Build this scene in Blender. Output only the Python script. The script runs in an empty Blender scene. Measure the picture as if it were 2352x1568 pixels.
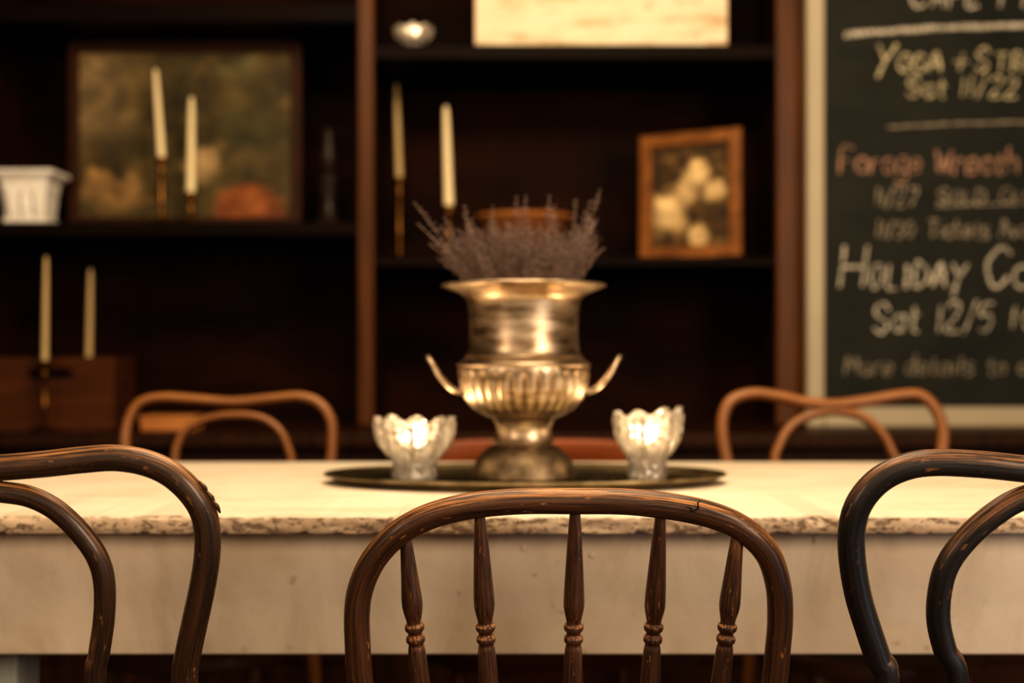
import bpy, bmesh, math, random
from mathutils import Vector, noise
random.seed(7)
PI = math.pi
SC = bpy.context.scene
COL = SC.collection
F = 3000.0; H = 0.94; HZ = 810.0
def P(px, py, Y): return Vector(((px-1176)*Y/F, Y, H-(py-HZ)*Y/F))
def PL(px, py, Y0, Z0, k):
    c = (py-HZ)/F
    Y = (Y0+k*(Z0-H))/(1-k*c)
    return P(px, py, Y)

# ------------------------------------------------------------------ materials
def s2l(c):
    return tuple(((v/255)/12.92 if v/255 <= .04045 else ((v/255+.055)/1.055)**2.4) for v in c)
class NT:
    def __init__(s, name):
        s.m = bpy.data.materials.new(name); s.m.use_nodes = True
        s.t = s.m.node_tree; s.n = s.t.nodes; s.n.clear()
        s.out = s.n.new('ShaderNodeOutputMaterial')
    def a(s, typ, **kw):
        n = s.n.new(typ)
        for k, v in kw.items():
            if k.startswith('_'): setattr(n, k[1:], v)
            else: n.inputs[k.replace('__', ' ')].default_value = v
        return n
    def l(s, a, ao, b, bi): s.t.links.new(a.outputs[ao], b.inputs[bi])
def ramp(nt, stops):
    r = nt.n.new('ShaderNodeValToRGB'); e = r.color_ramp.elements
    while len(e) < len(stops): e.new(.5)
    for q, (p, c) in zip(e, stops): q.position = p; q.color = (*c, 1) if len(c) == 3 else c
    return r
def noisy(name, c1, c2, scale=(8, 8, 8), rough=.5, metal=0, bump=.2, bdist=.002, detail=6, rv=.1, spec=.2, c3=None, st=None):
    nt = NT(name); b = nt.a('ShaderNodeBsdfPrincipled', Metallic=metal, Roughness=rough)
    b.inputs['Specular IOR Level'].default_value = .5 if metal else spec
    src = nt.a('ShaderNodeTexCoord')
    mp = nt.a('ShaderNodeMapping'); mp.inputs['Scale'].default_value = scale
    nt.l(src, 'Object', mp, 0)
    no = nt.a('ShaderNodeTexNoise', Scale=1.0, Detail=detail, Roughness=.6); nt.l(mp, 0, no, 'Vector')
    st = st or ([(.3, c1), (.7, c2)] if c3 is None else [(.28, c1), (.5, c2), (.72, c3)])
    r = ramp(nt, st); nt.l(no, 0, r, 0); nt.l(r, 0, b, 'Base Color')
    mr = nt.a('ShaderNodeMapRange'); mr.inputs[3].default_value = max(0, rough-rv); mr.inputs[4].default_value = min(1, rough+rv)
    nt.l(no, 0, mr, 0); nt.l(mr, 0, b, 'Roughness')
    bu = nt.a('ShaderNodeBump', Strength=bump, Distance=bdist); nt.l(no, 0, bu, 'Height'); nt.l(bu, 0, b, 'Normal')
    nt.l(b, 0, nt.out, 0)
    return nt.m

def bentwood(name, dark, mid, light, rough=.35, wear=.6, coat=.35, bump=.6):
    """polished steam-bent wood: long grain along the rod, varnish worn off on the upward side"""
    nt = NT(name); b = nt.a('ShaderNodeBsdfPrincipled', Roughness=rough)
    b.inputs['Specular IOR Level'].default_value = .4
    b.inputs['Coat Weight'].default_value = coat; b.inputs['Coat Roughness'].default_value = .22
    at = nt.a('ShaderNodeAttribute', _attribute_name='grain')
    mp = nt.a('ShaderNodeMapping'); mp.inputs['Scale'].default_value = (11, 400, 400); nt.l(at, 'Vector', mp, 0)
    no = nt.a('ShaderNodeTexNoise', Scale=1.0, Detail=6, Roughness=.68); nt.l(mp, 0, no, 'Vector')
    m2 = nt.a('ShaderNodeMapping'); m2.inputs['Scale'].default_value = (9, 60, 60); nt.l(at, 'Vector', m2, 0)
    n2 = nt.a('ShaderNodeTexNoise', Scale=1.0, Detail=5, Roughness=.65); nt.l(m2, 0, n2, 'Vector')
    r = ramp(nt, [(.36, dark), (.6, mid)]); nt.l(no, 0, r, 0)
    rl = ramp(nt, [(.38, dark), (.46, mid), (.58, light)]); nt.l(no, 0, rl, 0)
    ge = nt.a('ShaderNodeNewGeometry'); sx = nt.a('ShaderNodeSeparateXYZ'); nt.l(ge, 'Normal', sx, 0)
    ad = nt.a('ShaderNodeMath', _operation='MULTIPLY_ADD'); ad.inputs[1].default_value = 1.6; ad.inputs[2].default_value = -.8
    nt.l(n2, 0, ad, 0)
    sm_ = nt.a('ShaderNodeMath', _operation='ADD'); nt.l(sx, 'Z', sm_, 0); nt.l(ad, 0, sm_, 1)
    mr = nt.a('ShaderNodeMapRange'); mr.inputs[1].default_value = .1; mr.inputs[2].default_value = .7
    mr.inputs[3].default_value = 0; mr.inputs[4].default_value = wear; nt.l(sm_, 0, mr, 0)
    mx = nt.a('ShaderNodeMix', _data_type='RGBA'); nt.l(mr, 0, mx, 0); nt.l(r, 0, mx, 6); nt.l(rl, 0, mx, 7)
    m3 = nt.a('ShaderNodeMapping'); m3.inputs['Scale'].default_value = (60, 240, 240); nt.l(at, 'Vector', m3, 0)
    n3 = nt.a('ShaderNodeTexNoise', Scale=1.0, Detail=3, Roughness=.7); nt.l(m3, 0, n3, 'Vector')
    r3 = ramp(nt, [(.64, (0, 0, 0)), (.70, (.55, .55, .55))]); nt.l(n3, 0, r3, 0)
    mz = nt.a('ShaderNodeMix', _data_type='RGBA'); nt.l(r3, 0, mz, 0); nt.l(mx, 2, mz, 6); mz.inputs[7].default_value = (*light, 1)
    nt.l(mz, 2, b, 'Base Color')
    rr = nt.a('ShaderNodeMapRange'); rr.inputs[3].default_value = rough-.12; rr.inputs[4].default_value = rough+.3; nt.l(n2, 0, rr, 0); nt.l(rr, 0, b, 'Roughness')
    bu = nt.a('ShaderNodeBump', Strength=bump, Distance=.0015); nt.l(no, 0, bu, 'Height'); nt.l(bu, 0, b, 'Normal')
    nt.l(b, 0, nt.out, 0); return nt.m

def emis(name, c, s):
    nt = NT(name); e = nt.a('ShaderNodeEmission', Strength=s); e.inputs[0].default_value = (*c, 1); nt.l(e, 0, nt.out, 0); return nt.m

def travertine(name):
    nt = NT(name); b = nt.a('ShaderNodeBsdfPrincipled', Roughness=.5)
    tc = nt.a('ShaderNodeTexCoord')
    mp = nt.a('ShaderNodeMapping'); mp.inputs['Scale'].default_value = (3, 9, 30); nt.l(tc, 'Object', mp, 0)
    no = nt.a('ShaderNodeTexNoise', Scale=1.6, Detail=9, Roughness=.7); nt.l(mp, 0, no, 'Vector')
    r = ramp(nt, [(.3, s2l((200, 178, 148))), (.5, s2l((227, 210, 184))), (.75, s2l((238, 224, 202)))]); nt.l(no, 0, r, 0)
    m2 = nt.a('ShaderNodeMapping'); m2.inputs['Scale'].default_value = (90, 90, 190); nt.l(tc, 'Object', m2, 0)
    n2 = nt.a('ShaderNodeTexNoise', Scale=1.0, Detail=5, Roughness=.65); nt.l(m2, 0, n2, 'Vector')
    m4 = nt.a('ShaderNodeMapping'); m4.inputs['Scale'].default_value = (9, 9, 20); nt.l(tc, 'Object', m4, 0)
    n4 = nt.a('ShaderNodeTexNoise', Scale=1.0, Detail=3); nt.l(m4, 0, n4, 'Vector')
    cl = nt.a('ShaderNodeMath', _operation='MULTIPLY_ADD'); cl.inputs[1].default_value = .35; cl.inputs[2].default_value = -.17; nt.l(n4, 0, cl, 0)
    su = nt.a('ShaderNodeMath', _operation='ADD'); nt.l(n2, 0, su, 0); nt.l(cl, 0, su, 1)
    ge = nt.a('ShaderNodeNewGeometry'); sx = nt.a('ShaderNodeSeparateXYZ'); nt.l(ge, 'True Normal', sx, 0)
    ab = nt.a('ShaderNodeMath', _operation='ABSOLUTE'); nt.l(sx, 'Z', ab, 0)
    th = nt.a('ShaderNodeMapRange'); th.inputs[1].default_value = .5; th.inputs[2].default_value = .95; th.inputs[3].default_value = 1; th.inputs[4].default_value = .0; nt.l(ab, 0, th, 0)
    pr = ramp(nt, [(.53, (0, 0, 0)), (.61, (1, 1, 1))]); nt.l(su, 0, pr, 0)
    mu = nt.a('ShaderNodeMath', _operation='MULTIPLY'); nt.l(pr, 0, mu, 0); nt.l(th, 0, mu, 1)
    mx = nt.a('ShaderNodeMix', _data_type='RGBA'); nt.l(r, 0, mx, 6); mx.inputs[7].default_value = (*s2l((132, 104, 80)), 1)
    m3 = nt.a('ShaderNodeMath', _operation='MULTIPLY'); nt.l(mu, 0, m3, 0); m3.inputs[1].default_value = .75; nt.l(m3, 0, mx, 0)
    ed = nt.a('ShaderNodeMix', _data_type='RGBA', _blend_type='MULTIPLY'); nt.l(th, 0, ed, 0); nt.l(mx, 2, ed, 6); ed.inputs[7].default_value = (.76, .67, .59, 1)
    nt.l(ed, 2, b, 'Base Color')
    bu = nt.a('ShaderNodeBump', Strength=.8, Distance=.004, _invert=True); nt.l(mu, 0, bu, 'Height'); nt.l(bu, 0, b, 'Normal')
    nt.l(b, 0, nt.out, 0); return nt.m

def painted(name):
    nt = NT(name); b = nt.a('ShaderNodeBsdfPrincipled', Roughness=.55)
    b.inputs['Specular IOR Level'].default_value = .3
    tc = nt.a('ShaderNodeTexCoord')
    mp = nt.a('ShaderNodeMapping'); mp.inputs['Scale'].default_value = (12, 8, 4.5); nt.l(tc, 'Object', mp, 0)
    no = nt.a('ShaderNodeTexNoise', Scale=1.0, Detail=9, Roughness=.66, Distortion=.8); nt.l(mp, 0, no, 'Vector')
    r = ramp(nt, [(.28, s2l((184, 168, 146))), (.48, s2l((201, 187, 167))), (.75, s2l((210, 197, 179)))]); nt.l(no, 0, r, 0)
    n3 = nt.a('ShaderNodeTexNoise', Scale=3.0, Detail=6, Roughness=.6); nt.l(tc, 'Object', n3, 'Vector')
    r3 = ramp(nt, [(.36, (.84, .79, .72)), (.58, (1, 1, 1))]); nt.l(n3, 0, r3, 0)
    mx = nt.a('ShaderNodeMix', _data_type='RGBA', _blend_type='MULTIPLY'); mx.inputs[0].default_value = 1; nt.l(r, 0, mx, 6); nt.l(r3, 0, mx, 7)
    n5 = nt.a('ShaderNodeTexNoise', Scale=38.0, Detail=2); nt.l(tc, 'Object', n5, 'Vector')
    r5 = ramp(nt, [(.70, (0, 0, 0)), (.75, (.5, .5, .5))]); nt.l(n5, 0, r5, 0)
    my = nt.a('ShaderNodeMix', _data_type='RGBA'); nt.l(r5, 0, my, 0); nt.l(mx, 2, my, 6); my.inputs[7].default_value = (*s2l((150, 124, 100)), 1)
    nt.l(my, 2, b, 'Base Color')
    n2 = nt.a('ShaderNodeTexNoise', Scale=60.0, Detail=5); nt.l(tc, 'Object', n2, 'Vector')
    bu = nt.a('ShaderNodeBump', Strength=.4, Distance=.002); nt.l(n2, 0, bu, 'Height')
    b2 = nt.a('ShaderNodeBump', Strength=.3, Distance=.005); nt.l(no, 0, b2, 'Height'); nt.l(bu, 0, b2, 'Normal'); nt.l(b2, 0, b, 'Normal')
    nt.l(b, 0, nt.out, 0); return nt.m

def cut_glass(name):
    nt = NT(name)
    rf = nt.a('ShaderNodeBsdfRefraction', Roughness=.2, IOR=1.35); rf.inputs[0].default_value = (1, .97, .93, 1)
    tr = nt.a('ShaderNodeBsdfTranslucent'); tr.inputs[0].default_value = (1, .9, .76, 1)
    df = nt.a('ShaderNodeBsdfDiffuse'); df.inputs[0].default_value = (.8, .7, .58, 1)
    gl = nt.a('ShaderNodeBsdfGlossy', Roughness=.08)
    tp = nt.a('ShaderNodeBsdfTransparent')
    tc = nt.a('ShaderNodeTexCoord'); vo = nt.a('ShaderNodeTexVoronoi', Scale=125.0); nt.l(tc, 'Object', vo, 'Vector')
    bu = nt.a('ShaderNodeBump', Strength=.8, Distance=.004); nt.l(vo, 0, bu, 'Height')
    for q in (rf, gl, tr): nt.l(bu, 0, q, 'Normal')
    a = nt.a('ShaderNodeMixShader'); a.inputs[0].default_value = .38; nt.l(tr, 0, a, 1); nt.l(df, 0, a, 2)
    b = nt.a('ShaderNodeMixShader'); b.inputs[0].default_value = .5; nt.l(rf, 0, b, 1); nt.l(tp, 0, b, 2)
    c = nt.a('ShaderNodeMixShader'); c.inputs[0].default_value = .34; nt.l(b, 0, c, 1); nt.l(a, 0, c, 2)
    fr = nt.a('ShaderNodeFresnel', IOR=1.8); nt.l(bu, 0, fr, 'Normal')
    d = nt.a('ShaderNodeMixShader'); nt.l(fr, 0, d, 0); nt.l(c, 0, d, 1); nt.l(gl, 0, d, 2)
    nt.l(d, 0, nt.out, 0); return nt.m

def vcol(name, rough=.6):
    nt = NT(name); b = nt.a('ShaderNodeBsdfPrincipled', Roughness=rough); b.inputs['Specular IOR Level'].default_value = .2
    at = nt.a('ShaderNodeAttribute', _attribute_name='Col'); nt.l(at, 'Color', b, 'Base Color'); nt.l(b, 0, nt.out, 0); return nt.m

M = {}
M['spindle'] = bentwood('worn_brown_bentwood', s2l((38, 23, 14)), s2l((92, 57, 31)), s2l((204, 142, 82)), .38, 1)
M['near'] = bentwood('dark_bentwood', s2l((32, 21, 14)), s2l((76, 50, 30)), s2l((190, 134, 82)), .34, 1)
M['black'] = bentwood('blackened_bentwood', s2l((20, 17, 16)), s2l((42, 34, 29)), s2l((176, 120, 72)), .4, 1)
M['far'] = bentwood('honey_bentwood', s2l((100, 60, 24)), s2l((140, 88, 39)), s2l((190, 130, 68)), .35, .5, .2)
M['reddish'] = noisy('reddish_wood', s2l((92, 44, 16)), s2l((130, 66, 26)), (4, 30, 30), .4, 0, .1, .001)
M['seat'] = noisy('seat_wood', s2l((60, 32, 16)), s2l((96, 56, 28)), (4, 40, 40), .45, 0, .15, .001)
M['stone'] = travertine('travertine')
M['paint'] = painted('aged_white_paint')
M['legpaint'] = noisy('grey_paint', s2l((140, 146, 142)), s2l((168, 170, 162)), (20, 20, 4), .5)
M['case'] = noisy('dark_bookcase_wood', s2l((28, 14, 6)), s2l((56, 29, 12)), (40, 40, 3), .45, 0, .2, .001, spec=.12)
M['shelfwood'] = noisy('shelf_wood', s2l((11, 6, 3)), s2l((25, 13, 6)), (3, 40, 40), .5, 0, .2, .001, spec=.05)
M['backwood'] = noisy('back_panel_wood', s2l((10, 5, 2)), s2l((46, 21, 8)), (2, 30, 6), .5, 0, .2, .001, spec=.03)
M['stile'] = noisy('stile_wood', s2l((60, 34, 14)), s2l((98, 58, 25)), (60, 60, 3), .4, 0, .2, .001, spec=.15)
M['floor'] = noisy('dark_floorboards', s2l((30, 18, 12)), s2l((54, 32, 20)), (30, 2, 30), .45, 0, .2, .002)
M['wall'] = noisy('dark_plaster', s2l((52, 34, 24)), s2l((66, 44, 30)), (6, 6, 6), .8)
M['silver'] = noisy('tarnished_silver', None, None, (22, 22, 90), .38, 1, .2, .001, rv=.14, st=[(.3, s2l((128, 106, 80))), (.48, s2l((192, 170, 142))), (.7, s2l((222, 204, 180)))])
M['pewter'] = noisy('dull_pewter', s2l((96, 82, 62)), s2l((146, 128, 104)), (60, 60, 60), .48, 1, .15, .001)
M['tray'] = noisy('tarnished_tray_metal', s2l((84, 78, 56)), s2l((146, 132, 100)), (14, 14, 14), .24, 1, .1, .001)
M['trayrim'] = noisy('worn_tray_rim', s2l((120, 108, 82)), s2l((180, 162, 128)), (24, 24, 14), .35, 1, .1, .001)
M['glass'] = cut_glass('cut_glass')
M['wax'] = noisy('ivory_wax', s2l((236, 214, 166)), s2l((246, 228, 184)), (20, 20, 6), .45, 0, .05, .001)
M['waxshade'] = noisy('shaded_wax', s2l((186, 160, 112)), s2l((204, 178, 130)), (20, 20, 6), .5, 0, .05, .001)  # wax darkened in colour to imitate candles standing in shade
M['wick'] = noisy('burnt_wick', (.01, .01, .01), (.04, .03, .02), (90, 90, 90), .9)
M['flame'] = emis('candle_flame', (1, .74, .40), 60)
M['tin'] = noisy('tealight_tin', (.6, .55, .5), (.75, .7, .62), (60, 60, 60), .3, 1)
M['brass'] = noisy('old_brass', s2l((92, 58, 24)), s2l((156, 112, 58)), (50, 50, 50), .3, 1)
M['stem'] = noisy('dry_stem', s2l((96, 80, 62)), s2l((150, 128, 100)), (60, 60, 60), .8)
M['bud'] = noisy('dried_lavender_bud', s2l((88, 72, 74)), s2l((158, 134, 130)), (160, 160, 160), .85, 0, .2)
M['budshade'] = noisy('shaded_lavender_leaf', s2l((62, 50, 44)), s2l((122, 100, 90)), (140, 140, 140), .9, 0, .2)  # darker bud tone that paints the shaded gaps inside the bunch
M['plaster'] = noisy('white_plaster', s2l((224, 214, 198)), s2l((255, 252, 244)), (60, 60, 60), .7, 0, .8, .006)
M['crate'] = noisy('crate_wood', s2l((52, 27, 12)), s2l((86, 47, 22)), (3, 30, 40), .6, spec=.1)
M['oakbox'] = noisy('pale_oak', s2l((166, 104, 52)), s2l((196, 134, 74)), (4, 30, 30), .5)
M['gilt'] = noisy('golden_wood_frame', s2l((96, 56, 20)), s2l((148, 94, 40)), (20, 20, 20), .4)
M['darkframe'] = noisy('dark_frame', s2l((44, 23, 10)), s2l((60, 32, 15)), (20, 20, 20), .45, spec=.1)
M['canvas'] = vcol('oil_paint', .6)
M['paper'] = noisy('weathered_cream_paper', None, None, (5, 5, 20), .6, bump=.05, detail=8, st=[(.34, s2l((190, 158, 114))), (.45, s2l((234, 214, 176))), (.58, s2l((243, 228, 196))), (.66, s2l((214, 184, 140)))])
M['slate'] = noisy('slate_board', s2l((26, 28, 24)), s2l((44, 45, 38)), (4, 4, 7), .7, detail=8, spec=.15)
M['alu'] = noisy('pale_board_frame', s2l((166, 154, 130)), s2l((180, 167, 141)), (3, 3, 3), .45, bump=.03, detail=2)
def chalk(name, c):
    nt = NT(name); b = nt.a('ShaderNodeBsdfPrincipled', Roughness=.9)
    tc = nt.a('ShaderNodeTexCoord'); no = nt.a('ShaderNodeTexNoise', Scale=120.0, Detail=4); nt.l(tc, 'Object', no, 'Vector')
    r = ramp(nt, [(.38, tuple(v*.2+.01 for v in c)), (.6, c)]); nt.l(no, 0, r, 0); nt.l(r, 0, b, 'Base Color'); nt.l(b, 0, nt.out, 0); return nt.m
M['chalk_w'] = chalk('white_chalk', s2l((222, 212, 190)))
M['chalk_f'] = chalk('faint_chalk', s2l((172, 158, 134)))
M['chalk_y'] = chalk('cream_chalk', s2l((224, 210, 168)))
M['chalk_o'] = chalk('dusty_orange_chalk', s2l((192, 148, 120)))
M['basket'] = noisy('shaded_wicker', s2l((84, 46, 20)), s2l((126, 76, 36)), (60, 60, 160), .6, 0, .6, .004)  # bowl body darkened in colour to stand in for its shadow
M['basketrim'] = noisy('wicker_rim', s2l((130, 78, 34)), s2l((190, 126, 64)), (60, 60, 160), .6, 0, .6, .004)
M['darkturn'] = noisy('black_turned_wood', s2l((26, 17, 10)), s2l((46, 32, 20)), (20, 20, 20), .4)

# ------------------------------------------------------------------ mesh helper
def catmull(pts, n=10):
    pts = [Vector(p) for p in pts]; out = []
    for i in range(len(pts)-1):
        p0 = pts[i-1] if i else pts[0]*2-pts[1]; p1 = pts[i]; p2 = pts[i+1]
        p3 = pts[i+2] if i+2 < len(pts) else pts[-1]*2-pts[-2]
        for j in range(n):
            t = j/n
            out.append(.5*((2*p1)+(p2-p0)*t+(2*p0-5*p1+4*p2-p3)*t*t+(3*p1-p0-3*p2+p3)*t**3))
    out.append(pts[-1]); return out
class MB:
    def __init__(s): s.v = []; s.f = []; s.g = []; s.mi = []; s.cur = 0
    def add(s, vs, fs, gs=None):
        b = len(s.v); s.v += [Vector(v) for v in vs]; s.f += [tuple(b+i for i in f) for f in fs]
        s.mi += [s.cur]*len(fs); s.g += gs if gs else [Vector(v) for v in vs]; return s
    def box(s, x0, x1, y0, y1, z0, z1):
        vs = [(x, y, z) for z in (z0, z1) for y in (y0, y1) for x in (x0, x1)]
        return s.add(vs, [(0, 2, 3, 1), (4, 5, 7, 6), (0, 1, 5, 4), (2, 6, 7, 3), (0, 4, 6, 2), (1, 3, 7, 5)])
    def frus(s, c, z0, z1, a0, b0, a1, b1):
        vs = [(c[0]+sx*a, c[1]+sy*b, z) for z, a, b in ((z0, a0, b0), (z1, a1, b1)) for sx, sy in ((-1, -1), (1, -1), (1, 1), (-1, 1))]
        return s.add(vs, [(3, 2, 1, 0), (4, 5, 6, 7), (0, 1, 5, 4), (1, 2, 6, 5), (2, 3, 7, 6), (3, 0, 4, 7)])
    def tube(s, pts, rad, seg=20, smooth=8, flat=None, ref=(0, 1, 0), wob=0):
        n0 = len(pts)
        rr = rad if isinstance(rad, (list, tuple)) else [rad]*n0
        if smooth > 1:
            pp = catmull(pts, smooth)
            r2 = []
            for i in range(n0-1):
                for j in range(smooth): r2.append(rr[i]+(rr[i+1]-rr[i])*(j/smooth))
            r2.append(rr[-1])
        else: pp = [Vector(p) for p in pts]; r2 = list(rr)
        vs = []; fs = []; gs = []; n = None; L = 0; off = random.random()*9
        for i, p in enumerate(pp):
            t = (pp[min(i+1, len(pp)-1)]-pp[max(i-1, 0)]).normalized()
            if n is None or flat: n = Vector(ref)
            n = n-t*t.dot(n)
            if n.length < 1e-4: n = Vector((1, 0, .01))-t*t.x
            n.normalize(); b = t.cross(n)
            if i: L += (pp[i]-pp[i-1]).length
            for k in range(seg):
                a = 2*PI*k/seg; ra = rb = r2[i]
                if flat: rb = r2[i]*flat
                w = 1+(wob*noise.noise(Vector((L*18+off, math.cos(a)*.8, math.sin(a)*.8))) if wob else 0)
                vs.append(p+(n*math.cos(a)*ra+b*math.sin(a)*rb)*w)
                gs.append(Vector((L+off, math.cos(a)*ra, math.sin(a)*ra)))
        m = len(pp)
        for i in range(m-1):
            for k in range(seg):
                k2 = (k+1) % seg
                fs.append((i*seg+k, i*seg+k2, (i+1)*seg+k2, (i+1)*seg+k))
        fs.append(tuple(reversed(range(seg)))); fs.append(tuple((m-1)*seg+k for k in range(seg)))
        return s.add(vs, fs, gs)
    def lathe(s, c, prof, seg=48, axis=None, fn=None, closed=False):
        c = Vector(c); az = Vector(axis).normalized() if axis else Vector((0, 0, 1))
        ax = Vector((1, 0, 0)); ax = (ax-az*az.dot(ax)).normalized(); ay = az.cross(ax)
        vs = []; fs = []; gs = []; off = random.random()*9
        for (r, h) in prof:
            for k in range(seg):
                a = 2*PI*k/seg
                r_, h_ = fn(r, h, a) if fn else (r, h)
                vs.append(c+az*h_+(ax*math.cos(a)+ay*math.sin(a))*max(r_, 1e-5))
                gs.append(Vector((h_+off, r_*math.cos(a), r_*math.sin(a))))
        m = len(prof)
        for i in range(m-1 if not closed else m):
            j = (i+1) % m
            for k in range(seg):
                k2 = (k+1) % seg; fs.append((i*seg+k, i*seg+k2, j*seg+k2, j*seg+k))
        if not closed:
            fs.append(tuple(reversed(range(seg)))); fs.append(tuple((m-1)*seg+k for k in range(seg)))
        return s.add(vs, fs, gs)
    def build(self, name, mats, parent=None, **kw):
        """world-space vertices; the parent chain only carries translations"""
        if parent is not None:
            org = Vector((0, 0, 0)); q = parent
            while q: org += q.location; q = q.parent
            o = _raw(self, name, mats, org, **kw); o.parent = parent; return o
        xs = [v.x for v in self.v]; ys = [v.y for v in self.v]; zs_ = [v.z for v in self.v]
        org = Vector(((min(xs)+max(xs))/2, (min(ys)+max(ys))/2, min(zs_)))
        o = _raw(self, name, mats, org, **kw); o.location = org; return o
def _raw(s, name, mats, org, bevel=0, angle=40):
    if not isinstance(mats, (list, tuple)): mats = [mats]
    me = bpy.data.meshes.new(name)
    me.from_pydata([tuple(v-org) for v in s.v], [], s.f)
    at = me.attributes.new('grain', 'FLOAT_VECTOR', 'POINT')
    at.data.foreach_set('vector', [q for g in s.g for q in g])
    for m in mats: me.materials.append(m)
    me.polygons.foreach_set('material_index', s.mi)
    bm = bmesh.new(); bm.from_mesh(me); bmesh.ops.recalc_face_normals(bm, faces=bm.faces); bm.to_mesh(me); bm.free()
    me.polygons.foreach_set('use_smooth', [True]*len(me.polygons))
    me.set_sharp_from_angle(angle=math.radians(angle))
    o = bpy.data.objects.new(name, me); COL.objects.link(o)
    if bevel:
        bv = o.modifiers.new('bevel', 'BEVEL'); bv.width = bevel; bv.segments = 3; bv.limit_method = 'ANGLE'; bv.angle_limit = math.radians(40)
    return o
def tag(o, label=None, cat=None, group=None, kind=None):
    if label: o['label'] = label
    if cat: o['category'] = cat
    if group: o['group'] = group
    if kind: o['kind'] = kind
    return o
def thing(name, label, cat, loc, group=None):
    o = bpy.data.objects.new(name, None); COL.objects.link(o); o.location = loc; o.empty_display_size = .05
    return tag(o, label, cat, group)

# ------------------------------------------------------------------ setting
tag(MB().box(-3, 3, -1.5, 4.05, -.05, 0).build('floor', M['floor']), kind='structure')
tag(MB().box(-3, 3, 4.0, 4.05, 0, 2.9).build('wall_back', M['wall']), kind='structure')
tag(MB().box(-3.05, -3, -1.5, 4.05, 0, 2.9).build('wall_left', M['wall']), kind='structure')
tag(MB().box(3, 3.05, -1.5, 4.05, 0, 2.9).build('wall_right', M['wall']), kind='structure')

# ------------------------------------------------------------------ sideboard and bookcase
ST = .745
sb = thing('sideboard', 'long dark wooden sideboard under the bookcase, behind the far chairs', 'sideboard', (0, 3.6, 0))
MB().box(-1.7, 1.75, 3.2, 3.98, .08, ST-.035).build('body', M['case'], sb, bevel=.003)
MB().box(-1.68, 1.73, 3.25, 3.95, 0, .08).build('plinth', M['shelfwood'], sb)
MB().box(-1.73, 1.78, 3.15, 3.99, ST-.035, ST).build('top', M['case'], sb, bevel=.006)
for i in range(5):
    x0 = -1.66+i*.68
    d = MB(); d.box(x0, x0+.64, 3.18, 3.2, .12, .48).box(x0+.07, x0+.57, 3.172, 3.182, .19, .41)
    d = d.build('door', M['case'], sb, bevel=.004)
    MB().lathe((x0+.6, 3.181, .33), [(.004, 0), (.005, .012), (.012, .018), (.012, .024), (.002, .028)], 16, axis=(0, -1, 0)).build('knob', M['brass'], d)
    w = MB().box(x0, x0+.64, 3.18, 3.2, .51, .69).build('drawer', M['case'], sb, bevel=.004)
    MB().lathe((x0+.32, 3.181, .6), [(.004, 0), (.005, .012), (.012, .018), (.012, .024), (.002, .028)], 16, axis=(0, -1, 0)).build('knob', M['brass'], w)

BF = 3.5
bc = thing('bookcase', 'tall dark brown two-bay wooden bookcase filling the back wall', 'bookcase', (0, 3.7, ST))
XL = -1.48; XM0, XM1 = -.413, -.369; XR0, XR1 = .705, .785
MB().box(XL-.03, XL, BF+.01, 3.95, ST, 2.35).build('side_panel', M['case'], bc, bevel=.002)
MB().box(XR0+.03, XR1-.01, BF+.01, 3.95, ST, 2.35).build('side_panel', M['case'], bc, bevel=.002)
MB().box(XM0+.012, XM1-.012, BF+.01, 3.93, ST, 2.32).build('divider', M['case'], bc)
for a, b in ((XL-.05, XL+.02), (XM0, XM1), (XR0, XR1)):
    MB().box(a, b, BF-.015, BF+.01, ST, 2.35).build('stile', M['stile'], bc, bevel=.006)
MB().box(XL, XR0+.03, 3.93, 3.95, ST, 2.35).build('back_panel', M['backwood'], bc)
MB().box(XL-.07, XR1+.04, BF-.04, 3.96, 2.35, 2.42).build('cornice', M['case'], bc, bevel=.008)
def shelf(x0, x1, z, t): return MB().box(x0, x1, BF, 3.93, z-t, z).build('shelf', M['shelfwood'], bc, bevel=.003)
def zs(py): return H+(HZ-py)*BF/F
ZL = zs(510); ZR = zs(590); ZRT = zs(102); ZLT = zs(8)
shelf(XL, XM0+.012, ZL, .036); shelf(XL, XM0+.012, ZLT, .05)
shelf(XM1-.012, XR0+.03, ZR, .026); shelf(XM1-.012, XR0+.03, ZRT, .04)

# ------------------------------------------------------------------ pictures
def sm(a, b, x):
    t = max(0, min(1, (x-a)/(b-a))); return t*t*(3-2*t)
def mixc(a, b, t): return tuple(a[i]*(1-t)+b[i]*t for i in range(3))
def canvas(name, c0, ux, uz, w, h, fn, parent, nx=140, ny=110):
    """grid of painted strokes: fn(u, v) in 0..1, v up, gives an sRGB colour"""
    me = bpy.data.meshes.new(name); vs = []; fs = []; cs = []
    for j in range(ny+1):
        for i in range(nx+1):
            u = i/nx; v = j/ny; vs.append(tuple(Vector(c0)+Vector(ux)*u*w+Vector(uz)*v*h)); cs += [*s2l(fn(u, v)), 1]
    for j in range(ny):
        for i in range(nx):
            a = j*(nx+1)+i; fs.append((a, a+1, a+nx+2, a+nx+1))
    me.from_pydata(vs, [], fs); ca = me.color_attributes.new('Col', 'FLOAT_COLOR', 'POINT'); ca.data.foreach_set('color', cs)
    me.materials.append(M['canvas']); o = bpy.data.objects.new(name, me); COL.objects.link(o); o.parent = parent; return o
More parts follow.
